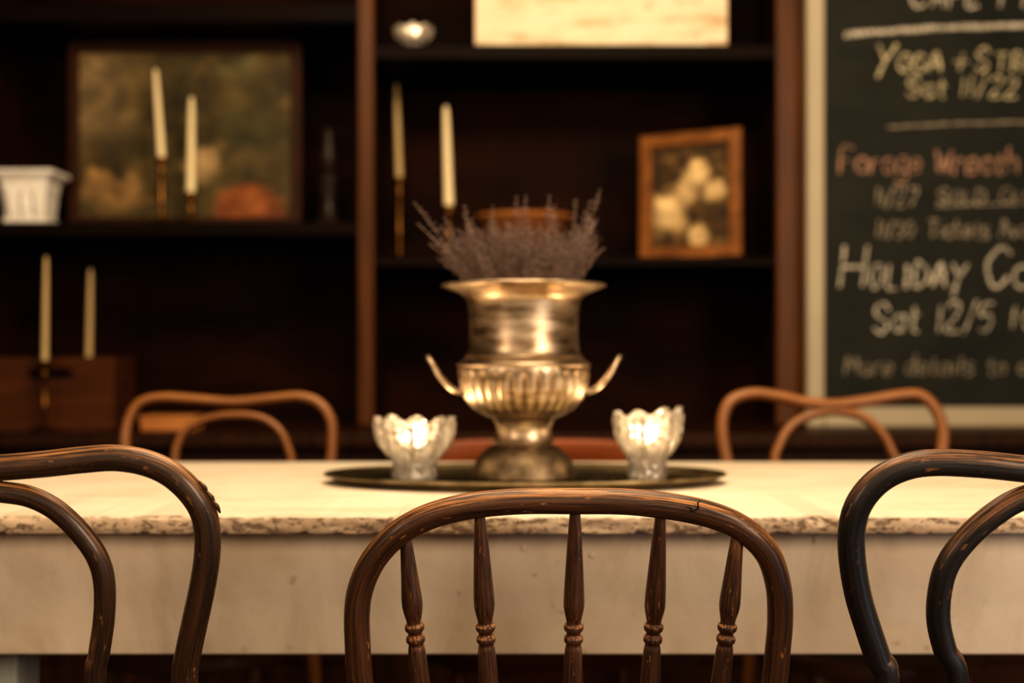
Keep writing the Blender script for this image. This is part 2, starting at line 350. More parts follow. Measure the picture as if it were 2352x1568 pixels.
def land(u, v):
    px = 190+u*475; py = 500-v*385
    n1 = noise.fractal(Vector((u*5, v*5, 1)), 1, 2, 4); n2 = noise.fractal(Vector((u*9, v*9, 5)), 1, 2, 4)
    qx = px+n1*34; qy = py+n2*34
    c = (76, 64, 33)
    c = mixc(c, (96, 80, 42), sm(-.1, .5, n1))
    c = mixc(c, (136, 114, 78), sm(390, 230, qx)*sm(400, 300, qy)*.85)
    c = mixc(c, (116, 112, 76), sm(60, 20, math.hypot(qx-560, (qy-150)*1.5))*.5)
    c = mixc(c, (48, 40, 18), sm(75, 35, math.hypot(qx-400, (qy-250))) * .6)
    c = mixc(c, (52, 42, 20), sm(70, 30, math.hypot((qx-270)*.7, (qy-345)))*.6)
    c = mixc(c, (70, 68, 36), sm(60, 25, math.hypot((qx-560)*.8, (qy-290)))*.6)
    c = mixc(c, (176, 148, 102), sm(58, 24, math.hypot(qx-470, qy-365))*.9)
    c = mixc(c, (160, 122, 74), sm(80, 35, math.hypot((qx-270)*.8, (qy-425)*1.2))*.8)
    # rounded brown basket painted in the lower right corner
    e = math.hypot((px+n1*10-572)/86, (py+n2*10-482)/(82 if py < 482 else 60))
    c = mixc(c, (134, 74, 34), sm(1.05, .75, e)*.95)
    c = mixc(c, (176, 108, 56), sm(.55, .1, math.hypot((px-582)/70, (py-452)/60))*.7*sm(1.05, .75, e))
    k = .9+.3*n2; return tuple(max(4, min(255, v_*k)) for v_ in c)
def frame_parts(t, cx0, cz0, W, Hh, bw, dep, matf, yy):
    fr = MB()
    fr.box(cx0, cx0+bw, yy-dep, yy, cz0, cz0+Hh).box(cx0+W-bw, cx0+W, yy-dep, yy, cz0, cz0+Hh)
    fr.box(cx0+bw, cx0+W-bw, yy-dep, yy, cz0, cz0+bw).box(cx0+bw, cx0+W-bw, yy-dep, yy, cz0+Hh-bw, cz0+Hh)
    fr.build('frame', matf, t, bevel=.004)
    MB().box(cx0+bw*.6, cx0+W-bw*.6, yy-.006, yy-.002, cz0+bw*.6, cz0+Hh-bw*.6).build('backing', M['darkframe'], t)
YP = 3.68
a = P(160, 505, YP); b_ = P(695, 98, YP)
t = thing('landscape_painting', 'dim landscape painting in a dark frame leaning behind two ivory candles', 'painting', ((a.x+b_.x)/2, YP, ZL))
frame_parts(t, a.x, ZL, b_.x-a.x, b_.z-ZL, .03, .018, M['darkframe'], YP)
canvas('canvas', Vector((a.x+.028, YP-.008, ZL+.012))-t.location, (1, 0, 0), (0, 0, 1), b_.x-a.x-.056, b_.z-ZL-.04, land, t)

def flow(u, v):
    px = 1490+u*190; py = 555-v*240
    n1 = noise.fractal(Vector((u*4, v*5, 3)), 1, 2, 4); n2 = noise.fractal(Vector((u*7, v*8, 8)), 1, 2, 4)
    qx = px+n1*16; qy = py+n2*16
    c = mixc((70, 50, 24), (116, 88, 46), sm(0, .5, n1))
    for (bx, by, rx, ry, k) in ((1600, 385, 34, 30, 1), (1530, 470, 36, 46, 1), (1645, 425, 32, 26, .9), (1575, 430, 30, 30, .8), (1605, 535, 24, 30, .9), (1560, 500, 20, 30, .6)):
        c = mixc(c, (230, 196, 138), sm(1.4, .5, math.hypot((qx-bx)/rx, (qy-by)/ry))*k)
    k = .92+.25*n2; return tuple(max(4, min(255, v_*k)) for v_ in c)
t = thing('flower_picture', 'small golden wooden picture frame with a painting of white flowers', 'picture', (0, 0, 0))
frame_parts(t, -.142, 0, .295, .355, .036, .02, M['gilt'], 0)
canvas('canvas', Vector((-.142+.034, -.008, .034)), (1, 0, 0), (0, 0, 1), .295-.068, .355-.068, flow, t, 90, 110)
t.location = (P(1583, 500, 3.62).x, 3.62, ZR+.002); t.rotation_euler = (math.radians(-4), math.radians(-1.2), math.radians(-26))

a = P(1090, 100, 3.56); b_ = P(1672, -170, 3.56)
t = thing('paper_print', 'bright cream panel with faint brown markings, standing on the top shelf', 'print', ((a.x+b_.x)/2, 3.56, ZRT))
MB().box(a.x, b_.x, 3.56, 3.58, ZRT, b_.z).build('board', M['oakbox'], t, bevel=.002)
MB().box(a.x+.003, b_.x-.003, 3.556, 3.56, ZRT+.003, b_.z-.003).build('paper', M['paper'], t)

# ------------------------------------------------------------------ candles on the shelves
def taper(top, bot, Y, zbase, lc, ls, rad=.0106, mat='wax'):
    A = P(*top, Y); B = P(*bot, Y)
    c = thing('taper_candle', lc, 'candle', B, 'ivory taper candles on the bookcase')
    d = A-B
    MB().tube([B-d.normalized()*.012, B, B+d*.5, B+d*.9, B+d*.985, A], [rad*.9, rad, rad*.86, rad*.64, rad*.4, rad*.12], 20, 4).build('wax', M[mat], c)
    MB().tube([A-d.normalized()*.003, A+Vector((.001, 0, .008))], .0009, 6, 1).build('wick', M['wick'], c)
    s = thing('candlestick', ls, 'candlestick', (B.x, Y, zbase), 'slim candlesticks on the bookcase')
    h = B.z-zbase
    MB().lathe((B.x, Y, zbase), [(.034, 0), (.036, .004), (.032, .008), (.014, .013), (.008, .02)], 32).build('base', M['brass'], s)
    MB().lathe((B.x, Y, zbase), [(.007, .018), (.006, h*.3), (.0095, h*.36), (.006, h*.42), (.0055, h*.75), (.009, h*.8), (.006, h-.024)], 20).build('stem', M['brass'], s)
    MB().lathe((B.x, Y, zbase), [(.006, h-.026), (.014, h-.02), (.0155, h-.004), (.0165, h), (.0128, h), (.0122, h-.012), (.003, h-.013)], 24).build('cup', M['brass'], s)
taper((357, 158), (371, 362), 3.56, ZL, 'taller leaning ivory candle in front of the landscape painting', 'taller brass candlestick in front of the landscape painting')
taper((440, 222), (438, 442), 3.58, ZL, 'shorter upright ivory candle in front of the landscape painting', 'short brass candlestick under the shorter candle by the painting', rad=.0122)
taper((910, 192), (917, 408), 3.72, ZR, 'dim ivory candle nearest the middle post of the bookcase', 'tall brass candlestick nearest the middle post of the bookcase', rad=.0105, mat='waxshade')
taper((1024, 243), (1031, 472), 3.58, ZR, 'bright ivory candle rising behind the left side of the lavender', 'brass candlestick behind the left side of the lavender', rad=.0135)
taper((106, 588), (103, 828), 3.225, ST, 'ivory candle standing in front of the wooden crate hand hole', 'candlestick in front of the wooden crate', rad=.0082, mat='waxshade')
taper((208, 617), (204, 826), 3.62, ST, 'ivory candle rising from behind the wooden crate', 'candlestick behind the wooden crate', rad=.0096, mat='waxshade')

# ------------------------------------------------------------------ other shelf things
c = P(80, 508, 3.6); z1 = P(82, 392, 3.54).z; s_ = 3.56/F; cy_ = 3.57
t = thing('plaster_planter', 'white plaster planter shaped like a column capital, on the left shelf', 'planter', (c.x, cy_, ZL))
m = MB(); m.frus((c.x, cy_), ZL, ZL+.016, 50*s_, 44*s_, 49*s_, 44*s_).frus((c.x, cy_), ZL+.016, ZL+.075, 44*s_, 40*s_, 49*s_, 44*s_).frus((c.x, cy_), ZL+.075, z1-.028, 49*s_, 44*s_, 54*s_, 48*s_)
m.build('body', M['plaster'], t, bevel=.004)
m = MB(); m.frus((c.x, cy_), z1-.028, z1-.014, 54*s_, 48*s_, 66*s_, 57*s_).frus((c.x, cy_), z1-.014, z1, 71*s_, 62*s_, 71*s_, 62*s_)
m.build('rim', M['plaster'], t, bevel=.004)
for k in range(3):
    x = c.x+(-29+k*29)*s_
    MB().tube([(x, cy_-40*s_, ZL+.02), (x, cy_-44*s_, ZL+.05), (x, cy_-46*s_, ZL+.078), (x, cy_-53*s_, ZL+.088)], [.008, .012, .010, .004], 12, 5).build('leaf_relief', M['plaster'], t)
c = P(755, 500, 3.66); h = P(755, 290, 3.66).z-ZL
t = MB().lathe((c.x, 3.66, ZL), [(.042, 0), (.045, .01), (.03, .03), (.024, h*.3), (.034, h*.42), (.036, h*.5), (.02, h*.56), (.028, h*.62), (.03, h*.75), (.016, h*.85), (.02, h*.92), (.012, h*.98), (.001, h)], 32).build('pepper_mill', M['darkturn'])
tag(t, 'dark turned wooden mill barely visible beside the landscape painting', 'mill')
c = P(1203, 590, 3.72); zt = P(1203, 496, 3.72).z-ZR; R = 108*3.72/F
t = thing('woven_bowl', 'orange-brown woven bowl on the shelf right behind the lavender', 'bowl', (c.x, 3.72, ZR))
MB().lathe((c.x, 3.72, ZR), [(R*.5, 0), (R*.55, .004), (R*.8, zt*.35), (R*.95, zt*.75), (R, zt-.008), (R*.95, zt-.008), (R*.85, zt*.6), (R*.5, .012), (.001, .01)], 64,
           fn=lambda r, h, a: (r*(1+.02*math.sin(a*32)), h)).build('bowl', M['basket'], t)
rg = [(R*.975+.009*math.cos(q*PI/6), zt-.006+.008*math.sin(q*PI/6)) for q in range(12)]
MB().lathe((c.x, 3.72, ZR), rg, 96, fn=lambda r, h, a: (r, h+.0015*math.sin(a*40)), closed=True).build('rim', M['basketrim'], t)
x0, x1 = -1.42, P(268, 900, 3.3).x; y0, y1 = 3.28, 3.48; zt = P(0, 820, 3.3).z
t = thing('wooden_crate', 'brown wooden crate with a hand hole, on the sideboard at the left', 'crate', ((x0+x1)/2, 3.38, ST))
hx0, hx1 = P(65, 0, 3.28).x, P(165, 0, 3.28).x; hz0, hz1 = P(0, 868, 3.28).z, P(0, 846, 3.28).z
m = MB()
gx = [x0, hx0, hx1, x1]; gz = [ST, hz0, hz1, zt]; vs = []; fs = []
for yy in (y0, y0+.012):
    for zz in gz:
        for xx in gx: vs.append((xx, yy, zz))
for j in range(3):
    for i in range(3):
        if i == 1 and j == 1: continue
        a0 = j*4+i; fs.append((a0, a0+1, a0+5, a0+4)); fs.append((16+a0, 16+a0+4, 16+a0+5, 16+a0+1))
for (a0, b0) in ((5, 6), (6, 10), (10, 9), (9, 5)): fs.append((a0, b0, b0+16, a0+16))
ring = [0, 1, 2, 3, 7, 11, 15, 14, 13, 12, 8, 4]
for i in range(12): a0, b0 = ring[i], ring[(i+1) % 12]; fs.append((a0, b0, b0+16, a0+16))
m.add(vs, fs).build('front_panel', M['crate'], t)
MB().box(x0, x1, y1-.012, y1, ST, zt).build('back_panel', M['shelfwood'], t, bevel=.002)  # darker wood paints in the shade seen through the hand hole
for xa in (x0, x1-.012): MB().box(xa, xa+.012, y0+.012, y1-.012, ST, zt).build('side_panel', M['crate'], t, bevel=.002)
MB().box(x0+.012, x1-.012, y0+.012, y1-.012, ST, ST+.01).build('bottom', M['shelfwood'], t)  # same dark wood, as painted shade inside the crate
a = P(322, 985, 3.26); b_ = P(445, 955, 3.26)
t = thing('wooden_box', 'small low pale wooden box on the sideboard, behind the far left chair', 'box', ((a.x+b_.x)/2, 3.3, ST))
MB().box(a.x, b_.x, 3.26, 3.36, ST, b_.z-.01).build('body', M['oakbox'], t, bevel=.002)
MB().box(a.x-.003, b_.x+.003, 3.257, 3.363, b_.z-.01, b_.z).build('lid', M['oakbox'], t, bevel=.002)

# ------------------------------------------------------------------ votives
def petal(n, amp, hr, htop, tall=0):
    def fn(r, h, a):
        k = max(0, min(1, h/htop)); w = sm(.3, 1, k)
        facet = .012*abs(math.sin(a*n*1.5))*(1-w)
        r2 = r*(1+amp*w*math.cos(n*a)+.02*w*math.cos(3*n*a)-facet)
        h2 = h+(hr*math.cos(n*a)+.0016*math.cos(2*a+1))*w*(1 if h > htop*.8 else 0)+tall*sm(.6, 1, k)*max(0, math.cos(a-.4))
        return r2, h2
    return fn
def votive(px, py_base, Y, z, rt, h, label, tlabel, n=8, tall=0, energy=.7, grp=None):
    X = P(px, py_base, Y).x
    t = thing('votive_holder', label, 'candle holder', (X, Y, z), grp)
    s = h; q = rt/.052
    prof = [(.0295*q, 0), (.0315*q, .003), (.0308*q, .010), (.030*q, .018), (.0305*q, s*.28), (.033*q, s*.35), (.0400*q, s*.46), (.0455*q, s*.57), (rt*.95, s*.74), (rt, s*.9), (rt*1.01, s),
            (rt-.0055, s+.0005), (rt*.88, s*.88), (rt*.80, s*.72), (rt*.62, s*.56), (.022*q, s*.46), (.001, s*.44)]
    MB().lathe((X, Y, z), prof, 144, fn=petal(n, .045, .0045, s, tall)).build('cup', M['glass'], t, angle=60)
    for k in range(n):
        a = 2*PI*k/n
        d = Vector((math.cos(a), math.sin(a), 0))
        B = Vector((X, Y, z))
        pts = [B+d*(.034*q)+Vector((0, 0, s*.36)), B+d*(.046*q)+Vector((0, 0, s*.57)), B+d*(rt*.99)+Vector((0, 0, s*.76)), B+d*(rt*1.04)+Vector((0, 0, s*.97+tall*max(0, math.cos(a-.4))*.8))]
        MB().tube(pts, [.002, .0034, .004, .0036], 8, 4).build('rib', M['glass'], t)
    zc = z+s*.47
    c = thing('tealight', tlabel, 'candle', (X, Y, zc), 'burning tealights in the votives')
    MB().lathe((X, Y, zc), [(.0165, 0), (.0175, .001), (.0178, .011), (.0165, .011), (.0165, .004), (.001, .004)], 32).build('tin_cup', M['tin'], c)
    MB().lathe((X, Y, zc), [(.016, .004), (.016, .0095), (.001, .009)], 32).build('wax', M['wax'], c)
    MB().tube([(X, Y, zc+.009), (X+.0005, Y, zc+.015)], .0007, 6, 1).build('wick', M['wick'], c)
    MB().lathe((X, Y, zc), [(.0008, .011), (.003, .0135), (.0038, .017), (.003, .021), (.0012, .025), (.0003, .027)], 16).build('flame', M['flame'], c)
    li = bpy.data.lights.new('candle_glow', 'POINT'); li.energy = energy; li.color = (1, .72, .42); li.shadow_soft_size = .008
    lo = bpy.data.objects.new('candle_glow', li); COL.objects.link(lo); lo.location = (X, Y, zc+.024)
TZ = .76
TT = TZ+.0075
votive(952, 1108, 1.80, TT, .0525, .080, 'cut glass votive holder on the tray, left of the silver urn', 'small tealight burning inside the votive left of the silver urn', 8, grp='cut glass votives on the tray')
votive(1486, 1106, 1.80, TT, .046, .086, 'taller cut glass votive holder with a raised lip, right of the silver urn', 'small tealight burning inside the votive with a raised lip, right of the urn', 7, tall=.008, grp='cut glass votives on the tray')
votive(950, 100, 3.56, ZRT, .05, .058, 'cut glass votive holder on the top shelf beside the cream panel', 'small tealight added to brighten the votive on the top shelf', 8, energy=.15)  # tealight and its glow added to brighten the glass

# ------------------------------------------------------------------ table
tb = thing('dining_table', 'long white table with a rough-edged travertine top and deep painted apron', 'table', (0, 1.8, 0))
Y0, Y1 = 1.44, 2.16; X0, X1 = -1.15, 1.3; TH = .0195
m = MB(); nx = 1200; vs = []; fs = []
cs = [(Y1, TZ-TH), (Y1, TZ-.002), (Y1-.003, TZ), (Y0+.3, TZ), (Y0+.004, TZ), (Y0+.0008, TZ-.0015), (Y0, TZ-.004), (Y0-.0003, TZ-.008), (Y0, TZ-.012), (Y0+.0005, TZ-.016), (Y0+.003, TZ-TH), (Y0+.03, TZ-TH)]
for i in range(nx+1):
    x = X0+(X1-X0)*i/nx
    for j, (y, z) in enumerate(cs):
        dy = dz = 0
        if 4 <= j <= 10:
            q = noise.fractal(Vector((x*70, j*.55, 2)), 1, 2, 4)
            q2 = noise.noise(Vector((x*16, j*.3, 7)))
            dy = .0014*q+max(0, q2-.25)*.008*(1 if j >= 5 else .5)
            if j >= 9: dz = max(0, noise.fractal(Vector((x*45, 4, 9)), 1, 2, 4)-.1)*.007
            if j == 5: dz = -.001*abs(q)
        vs.append((x, y+dy, z+dz))
k = len(cs)
for i in range(nx):
    for j in range(k):
        j2 = (j+1) % k; fs.append((i*k+j, i*k+j2, (i+1)*k+j2, (i+1)*k+j))
fs.append(tuple(range(k))); fs.append(tuple(reversed([nx*k+j for j in range(k)])))
m.add(vs, fs).build('tabletop', M['stone'], tb)
AY = 1.475; AZ = P(0, 1503, AY).z
MB().box(X0+.04, X1-.04, AY, AY+.022, AZ, TZ-TH).build('apron', M['paint'], tb, bevel=.002)
MB().box(X0+.04, X1-.04, Y1-.055, Y1-.033, AZ, TZ-TH).build('apron', M['paint'], tb, bevel=.002)
for xx in (X0+.04, X1-.062): MB().box(xx, xx+.022, AY+.022, Y1-.055, AZ, TZ-TH).build('apron', M['paint'], tb)
for xx, yy in ((-.665, 1.545), (.8, 1.545), (-.85, 2.03), (.88, 2.03)):
    MB().frus((xx+.04, yy+.04), 0, TZ-TH, .03, .03, .042, .042).build('leg', M['legpaint'], tb, bevel=.004)
for (px, py) in ((1203, 1258), (1360, 1275), (1874, 1238)):
    c = P(px, py, AY)
    MB().lathe(c, [(.004, -.0005), (.0035, .0012), (.001, .0018)], 12, axis=(0, -1, 0)).build('paint_blister', M['paint'], tb)

# tray
tc = P(1206, 1108, 1.815)
t = thing('serving_tray', 'dark oval metal tray under the urn and votives, on the table', 'tray', (tc.x, 1.815, TZ))
def ovalmesh(prof, seg=96):
    m = MB(); vs = []; fs = []
    for (r, h) in prof:
        for k in range(seg):
            a = 2*PI*k/seg
            vs.append((tc.x+math.cos(a)*.278*r, 1.815+math.sin(a)*.150*r, TZ+h))
    n = len(prof)
    for i in range(n-1):
        for k in range(seg): fs.append((i*seg+k, i*seg+(k+1) % seg, (i+1)*seg+(k+1) % seg, (i+1)*seg+k))
    fs.append(tuple(reversed(range(seg)))); fs.append(tuple((n-1)*seg+k for k in range(seg)))
    return m.add(vs, fs)
ovalmesh([(.88, 0), (.93, .001), (.98, .010), (1.0, .011), (1.0, .0125), (.975, .0125), (.92, .006), (.6, .006), (.001, .006)]).build('dish', M['tray'], t)
e = MB(); pts = []
for k in range(97):
    a = 2*PI*k/96; pts.append((tc.x+math.cos(a)*.277, 1.815+math.sin(a)*.149, TZ+.0125))
e.tube(pts, .0024, 8, 1, ref=(0, 0, 1)).build('rolled_rim', M['trayrim'], t)

# ------------------------------------------------------------------ urn
UY = 1.83; US = UY/F; UX = P(1203, 0, UY).x; UB = TT-.001
def uz(py): return H-(py-HZ)*US
t = thing('silver_urn', 'tarnished silver pedestal urn with two handles in the middle of the table', 'urn', (UX, UY, UB))
def ur(l): return [(r*US, uz(y)-UB) for r, y in l]
foot = [(119*US, 0), (122*US, .002), (120*US, .010)]+ur([(117, 1080), (111, 1060), (101, 1045), (88, 1032), (74, 1023), (60, 1020)])
MB().lathe((UX, UY, UB), foot, 96).build('foot', M['pewter'], t)
stem = ur([(58, 1022), (68, 1020), (70, 1012), (65, 1004), (63, 985), (66, 970), (72, 962), (60, 958)])
MB().lathe((UX, UY, UB), stem, 96).build('stem', M['silver'], t)
body = ur([(40, 962), (70, 960), (88, 954), (116, 938), (136, 915), (146, 890), (150, 865), (151, 848), (147, 832), (137, 824), (132, 820), (130, 816), (127, 808), (125, 790), (124, 760), (125, 730), (128, 700),
           (130, 690), (137, 681), (152, 672), (174, 664), (184, 659), (187, 655), (184, 652), (176, 655), (150, 664), (128, 678), (120, 700), (117, 760), (118, 810), (135, 850), (125, 900), (90, 935), (2, 945)])
zA, zB = uz(957)-UB, uz(845)-UB
def flute(r, h, a):
    if zA < h < zB and r > 60*US:
        w = min(1, 1.5*math.sin(PI*(h-zA)/(zB-zA)))
        return r*(1-.06*w*(1-abs(math.sin(14*a)))**1.5), h
    return r, h
body2 = []
for i in range(len(body)-1):
    for j in range(3):
        body2.append((body[i][0]+(body[i+1][0]-body[i][0])*j/3, body[i][1]+(body[i+1][1]-body[i][1])*j/3))
body2.append(body[-1])
MB().lathe((UX, UY, UB), body2, 336, fn=flute).build('bowl', M['silver'], t, angle=60)
for (rr, yy) in ((133, 818), (151, 838), (128, 690), (186, 656)):
    rg = [(rr*US+.0018*math.cos(q*PI/4), uz(yy)-UB+.0018*math.sin(q*PI/4)) for q in range(8)]
    MB().lathe((UX, UY, UB), rg, 96, closed=True).build('moulding', M['silver'], t)
for s in (-1, 1):
    hp = [(134, .026, 900), (150, .030, 899), (172, .030, 886), (196, .026, 858), (210, .017, 834), (219, .006, 822)]
    pts = [(UX+s*a*US, UY-b, uz(c)) for a, b, c in hp]+[(UX+s*a*US, UY+b, uz(c)) for a, b, c in reversed(hp)]
    MB().tube(pts, [.0036, .0030, .0026, .0027, .0032, .0038, .0038, .0032, .0027, .0026, .0030, .0036], 14, 6).build('handle', M['silver'], t)

# ------------------------------------------------------------------ lavender
zr = uz(655)
t = thing('lavender_bouquet', 'bunch of dried purple-grey lavender standing in the silver urn', 'dried flowers', (UX, UY, uz(820)))
def sprig(base, mid, tip, spike, thin):
    m = MB(); n = 16
    pts = []
    for i in range(n+1):
        k = i/n; c1 = mid*2-(base+tip)*.5
        pts.append(base*(1-k)**2+c1*2*k*(1-k)+tip*k*k)
    m.tube(pts, .0006, 5, 1)
    m.cur = 1; L = (tip-base).length; nb = int(spike*L/.0070)
    for w in range(nb):
        k = 1-(w/nb)*spike; i = min(n-1, int(k*n)); f = k*n-i; c = pts[i].lerp(pts[i+1], f)
        if w > 3 and random.random() < .25: continue
        s = (.0012+.0010*min(1, w/3))*random.uniform(.7, 1.35)*thin
        for q in range(5):
            a = q*2*PI/5+w*.8+random.random()*.8
            o = c+Vector((math.cos(a), math.sin(a), random.uniform(-.2, 1.1)))*s*1.5
            ax = Vector((math.cos(a)*.9, math.sin(a)*.9, 1)).normalized(); e = ax.orthogonal().normalized(); g = ax.cross(e)
            vs = [o-ax*s*1.0, o+e*s*.5, o+g*s*.5, o-e*s*.5, o-g*s*.5, o+ax*s*1.4]
            m.add(vs, [(0, 2, 1), (0, 3, 2), (0, 4, 3), (0, 1, 4), (5, 1, 2), (5, 2, 3), (5, 3, 4), (5, 4, 1)])
    return m
sp = []
for (px, py, yy) in ((957, 467, 0), (968, 520, -.03), (985, 560, .02), (1072, 480, -.02), (1130, 470, .02), (1182, 458, -.02), (1204, 450, .0), (1265, 455, -.02), (1280, 470, .03), (1325, 462, 0), (1352, 470, -.02), (1376, 437, 0), (1385, 575, -.02), (1370, 500, .02), (1020, 500, 0)):
    sp.append((Vector(((px-1203)*US, yy, uz(py))), .5))
while len(sp) < 99:
    a = random.uniform(0, 2*PI); r = math.sqrt(random.random())
    z = uz(random.uniform(498, 600))-.006*r
    sp.append((Vector((.118*r*math.cos(a)-.004, .10*r*math.sin(a), z)), random.uniform(.5, .8)))
for (q, spk) in sp:
    tip = Vector((UX+q.x, UY+q.y, q.z)); rr = math.hypot(q.x, q.y); kk = min(.82, .068/max(rr, .001))
    base = Vector((UX+q.x*.45, UY+q.y*.45, uz(790)))
    mid = Vector((UX+q.x*kk, UY+q.y*kk, zr))
    sprig(base, mid.lerp((base+tip)/2, .35), tip+Vector((random.uniform(-.003, .003), 0, 0)), spk, 1.0).build('sprig', [M['stem'], M['bud']], t)
m = MB()
for i in range(8500):
    a = random.uniform(0, 2*PI); r = math.sqrt(random.random()); hgt = random.random()**1.1
    R = (.071+.043*hgt)*r
    top = .094-.03*random.random()
    o = Vector((UX+R*math.cos(a)-.004*hgt, UY+R*math.sin(a), zr-.012+hgt*top)); s = random.uniform(.0009, .0023)
    u = random.random(); m.cur = 0 if u < .2 else (1 if u < .72 else 2)
    ax = Vector((math.cos(a)*.7*r+random.uniform(-.6, .6), math.sin(a)*.5*r+random.uniform(-.3, .3), 1)).normalized(); e = ax.orthogonal().normalized(); g = ax.cross(e)
    m.add([o-ax*s*2.6, o+e*s*.35, o+g*s*.35, o-e*s*.35, o-g*s*.35, o+ax*s*2.6], [(0, 2, 1), (0, 3, 2), (0, 4, 3), (0, 1, 4), (5, 1, 2), (5, 2, 3), (5, 3, 4), (5, 4, 1)])
tag(m.build('leaf_filling', [M['stem'], M['budshade'], M['bud']], t), kind='stuff')

# ------------------------------------------------------------------ bentwood chairs
SEAT = .455
def add_seat(t, cx, cy, face, hw, mat, seatmat, Yb, R=.19):
    MB().lathe((cx, cy, SEAT-.028), [(R-.012, 0), (R, .006), (R+.002, .016), (R-.002, .026), (R-.012, .03), (R-.022, .026), (R-.03, .022), (R-.03, .004)], 64, closed=True).build('seat_rim', mat, t)
    MB().lathe((cx, cy, SEAT-.028), [(R-.028, .008), (R-.028, .022), (R*.6, .019), (.001, .017)], 48).build('seat', seatmat, t)
    for s in (-1, 1):
        MB().tube([(cx+s*hw, Yb, SEAT-.006), (cx+s*(hw+.01), Yb-face*.02, .25), (cx+s*(hw+.03), Yb-face*.055, 0)], [.0135, .0125, .010], 16, 6).build('leg', mat, t)
        MB().tube([(cx+s*.115, cy+face*.12, SEAT-.02), (cx+s*.13, cy+face*.14, .25), (cx+s*.155, cy+face*.17, 0)], [.015, .0125, .009], 16, 6).build('leg', mat, t)
    rg = [(.155+.007*math.cos(q*PI/5), .009*math.sin(q*PI/5)) for q in range(10)]
    MB().lathe((cx, cy-face*.01, .24), rg, 64, closed=True).build('leg_ring', mat, t)
def bent_chair(label, outer, inner, cx_px, Y0, Z0, k, face, r1, r2, mat, grp, hw=.165, hi=.095):
    Yb = Y0+k*(Z0-SEAT); cx = (cx_px-1176)*Y0/F; cy = Yb+face*.165
    t = thing('bentwood_chair', label, 'chair', (cx, cy, 0), grp)
    def line(pts, h, z, jy=0):
        L = [PL(a, b, Y0, Z0, k) for a, b in pts]
        s0 = Vector((cx-h, Yb+jy, z)); s1 = Vector((cx+h, Yb+jy, z))
        return [s0, L[0].lerp(s0, .5)]+L+[L[-1].lerp(s1, .5), s1]
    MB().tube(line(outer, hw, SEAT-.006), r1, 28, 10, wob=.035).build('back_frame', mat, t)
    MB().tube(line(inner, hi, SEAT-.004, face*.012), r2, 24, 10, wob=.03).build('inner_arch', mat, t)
    add_seat(t, cx, cy, face, hw, mat, M['seat'], Yb)
    return t
oR = [(0, 1074), (100, 1066), (190, 1056), (265, 1051), (335, 1062), (395, 1090), (445, 1138), (471, 1190), (476, 1260), (466, 1340), (447, 1430), (432, 1500), (424, 1568)]
outer = [(-200-x, y) for x, y in reversed(oR)]+[(-100, 1080)]+oR
iR = [(0, 1129), (70, 1141), (130, 1172), (185, 1224), (224, 1280), (240, 1340), (239, 1420), (228, 1500), (220, 1568)]
inner = [(-200-x, y) for x, y in reversed(iR)]+[(-100, 1122)]+iR
g = 'dark bentwood chairs at the near side of the table'
tl = bent_chair('dark brown bentwood chair with a chipped shoulder, nearest on the left', outer, inner, -100, 1.05, .865, .2, 1, .0108, .0088, M['near'], g, hw=.16)
oL = [(2352, 1077), (2250, 1066), (2150, 1062), (2080, 1072), (2020, 1102), (1976, 1152), (1957, 1210), (1957, 1280), (1972, 1370), (1996, 1450), (2018, 1515), (2036, 1568)]
outer = list(reversed(oL))+[(2440, 1084), (2530, 1087), (2620, 1084)]+[(5060-x, y) for x, y in oL]
iL = [(2352, 1143), (2290, 1176), (2228, 1228), (2180, 1290), (2160, 1350), (2155, 1420), (2170, 1490), (2198, 1568)]
inner = list(reversed(iL))+[(2440, 1126), (2530, 1122), (2620, 1126)]+[(5060-x, y) for x, y in iL]
bent_chair('blackened bentwood chair with a worn brown top, nearest on the right', outer, inner, 2530, 1.05, .865, .2, 1, .0110, .0098, M['black'], g, hw=.16)
g = 'honey brown bentwood chairs across the table'
bent_chair('honey brown bentwood chair across the table, in front of the wooden crate and box',
           [(292, 1075), (287, 1010), (297, 960), (322, 925), (370, 913), (440, 916), (530, 923), (620, 916), (690, 911), (735, 928), (761, 968), (763, 1025), (758, 1075)],
           [(400, 1075), (408, 1020), (432, 982), (480, 960), (540, 953), (600, 960), (642, 988), (662, 1030), (668, 1075)], 530, 2.5, .87, -.2, -1, .0098, .0078, M['far'], g)
bent_chair('honey brown bentwood chair across the table, in front of the chalkboard',
           [(1672, 1075), (1660, 1010), (1660, 960), (1680, 920), (1730, 904), (1790, 911), (1855, 925), (1920, 929), (1990, 921), (2060, 909), (2112, 908), (2148, 938), (2166, 990), (2164, 1040), (2158, 1075)],
           [(1780, 1075), (1790, 1022), (1818, 978), (1866, 952), (1920, 944), (1980, 957), (2026, 995), (2050, 1040), (2060, 1075)], 1915, 2.45, .87, -.2, -1, .0112, .0088, M['far'], g)

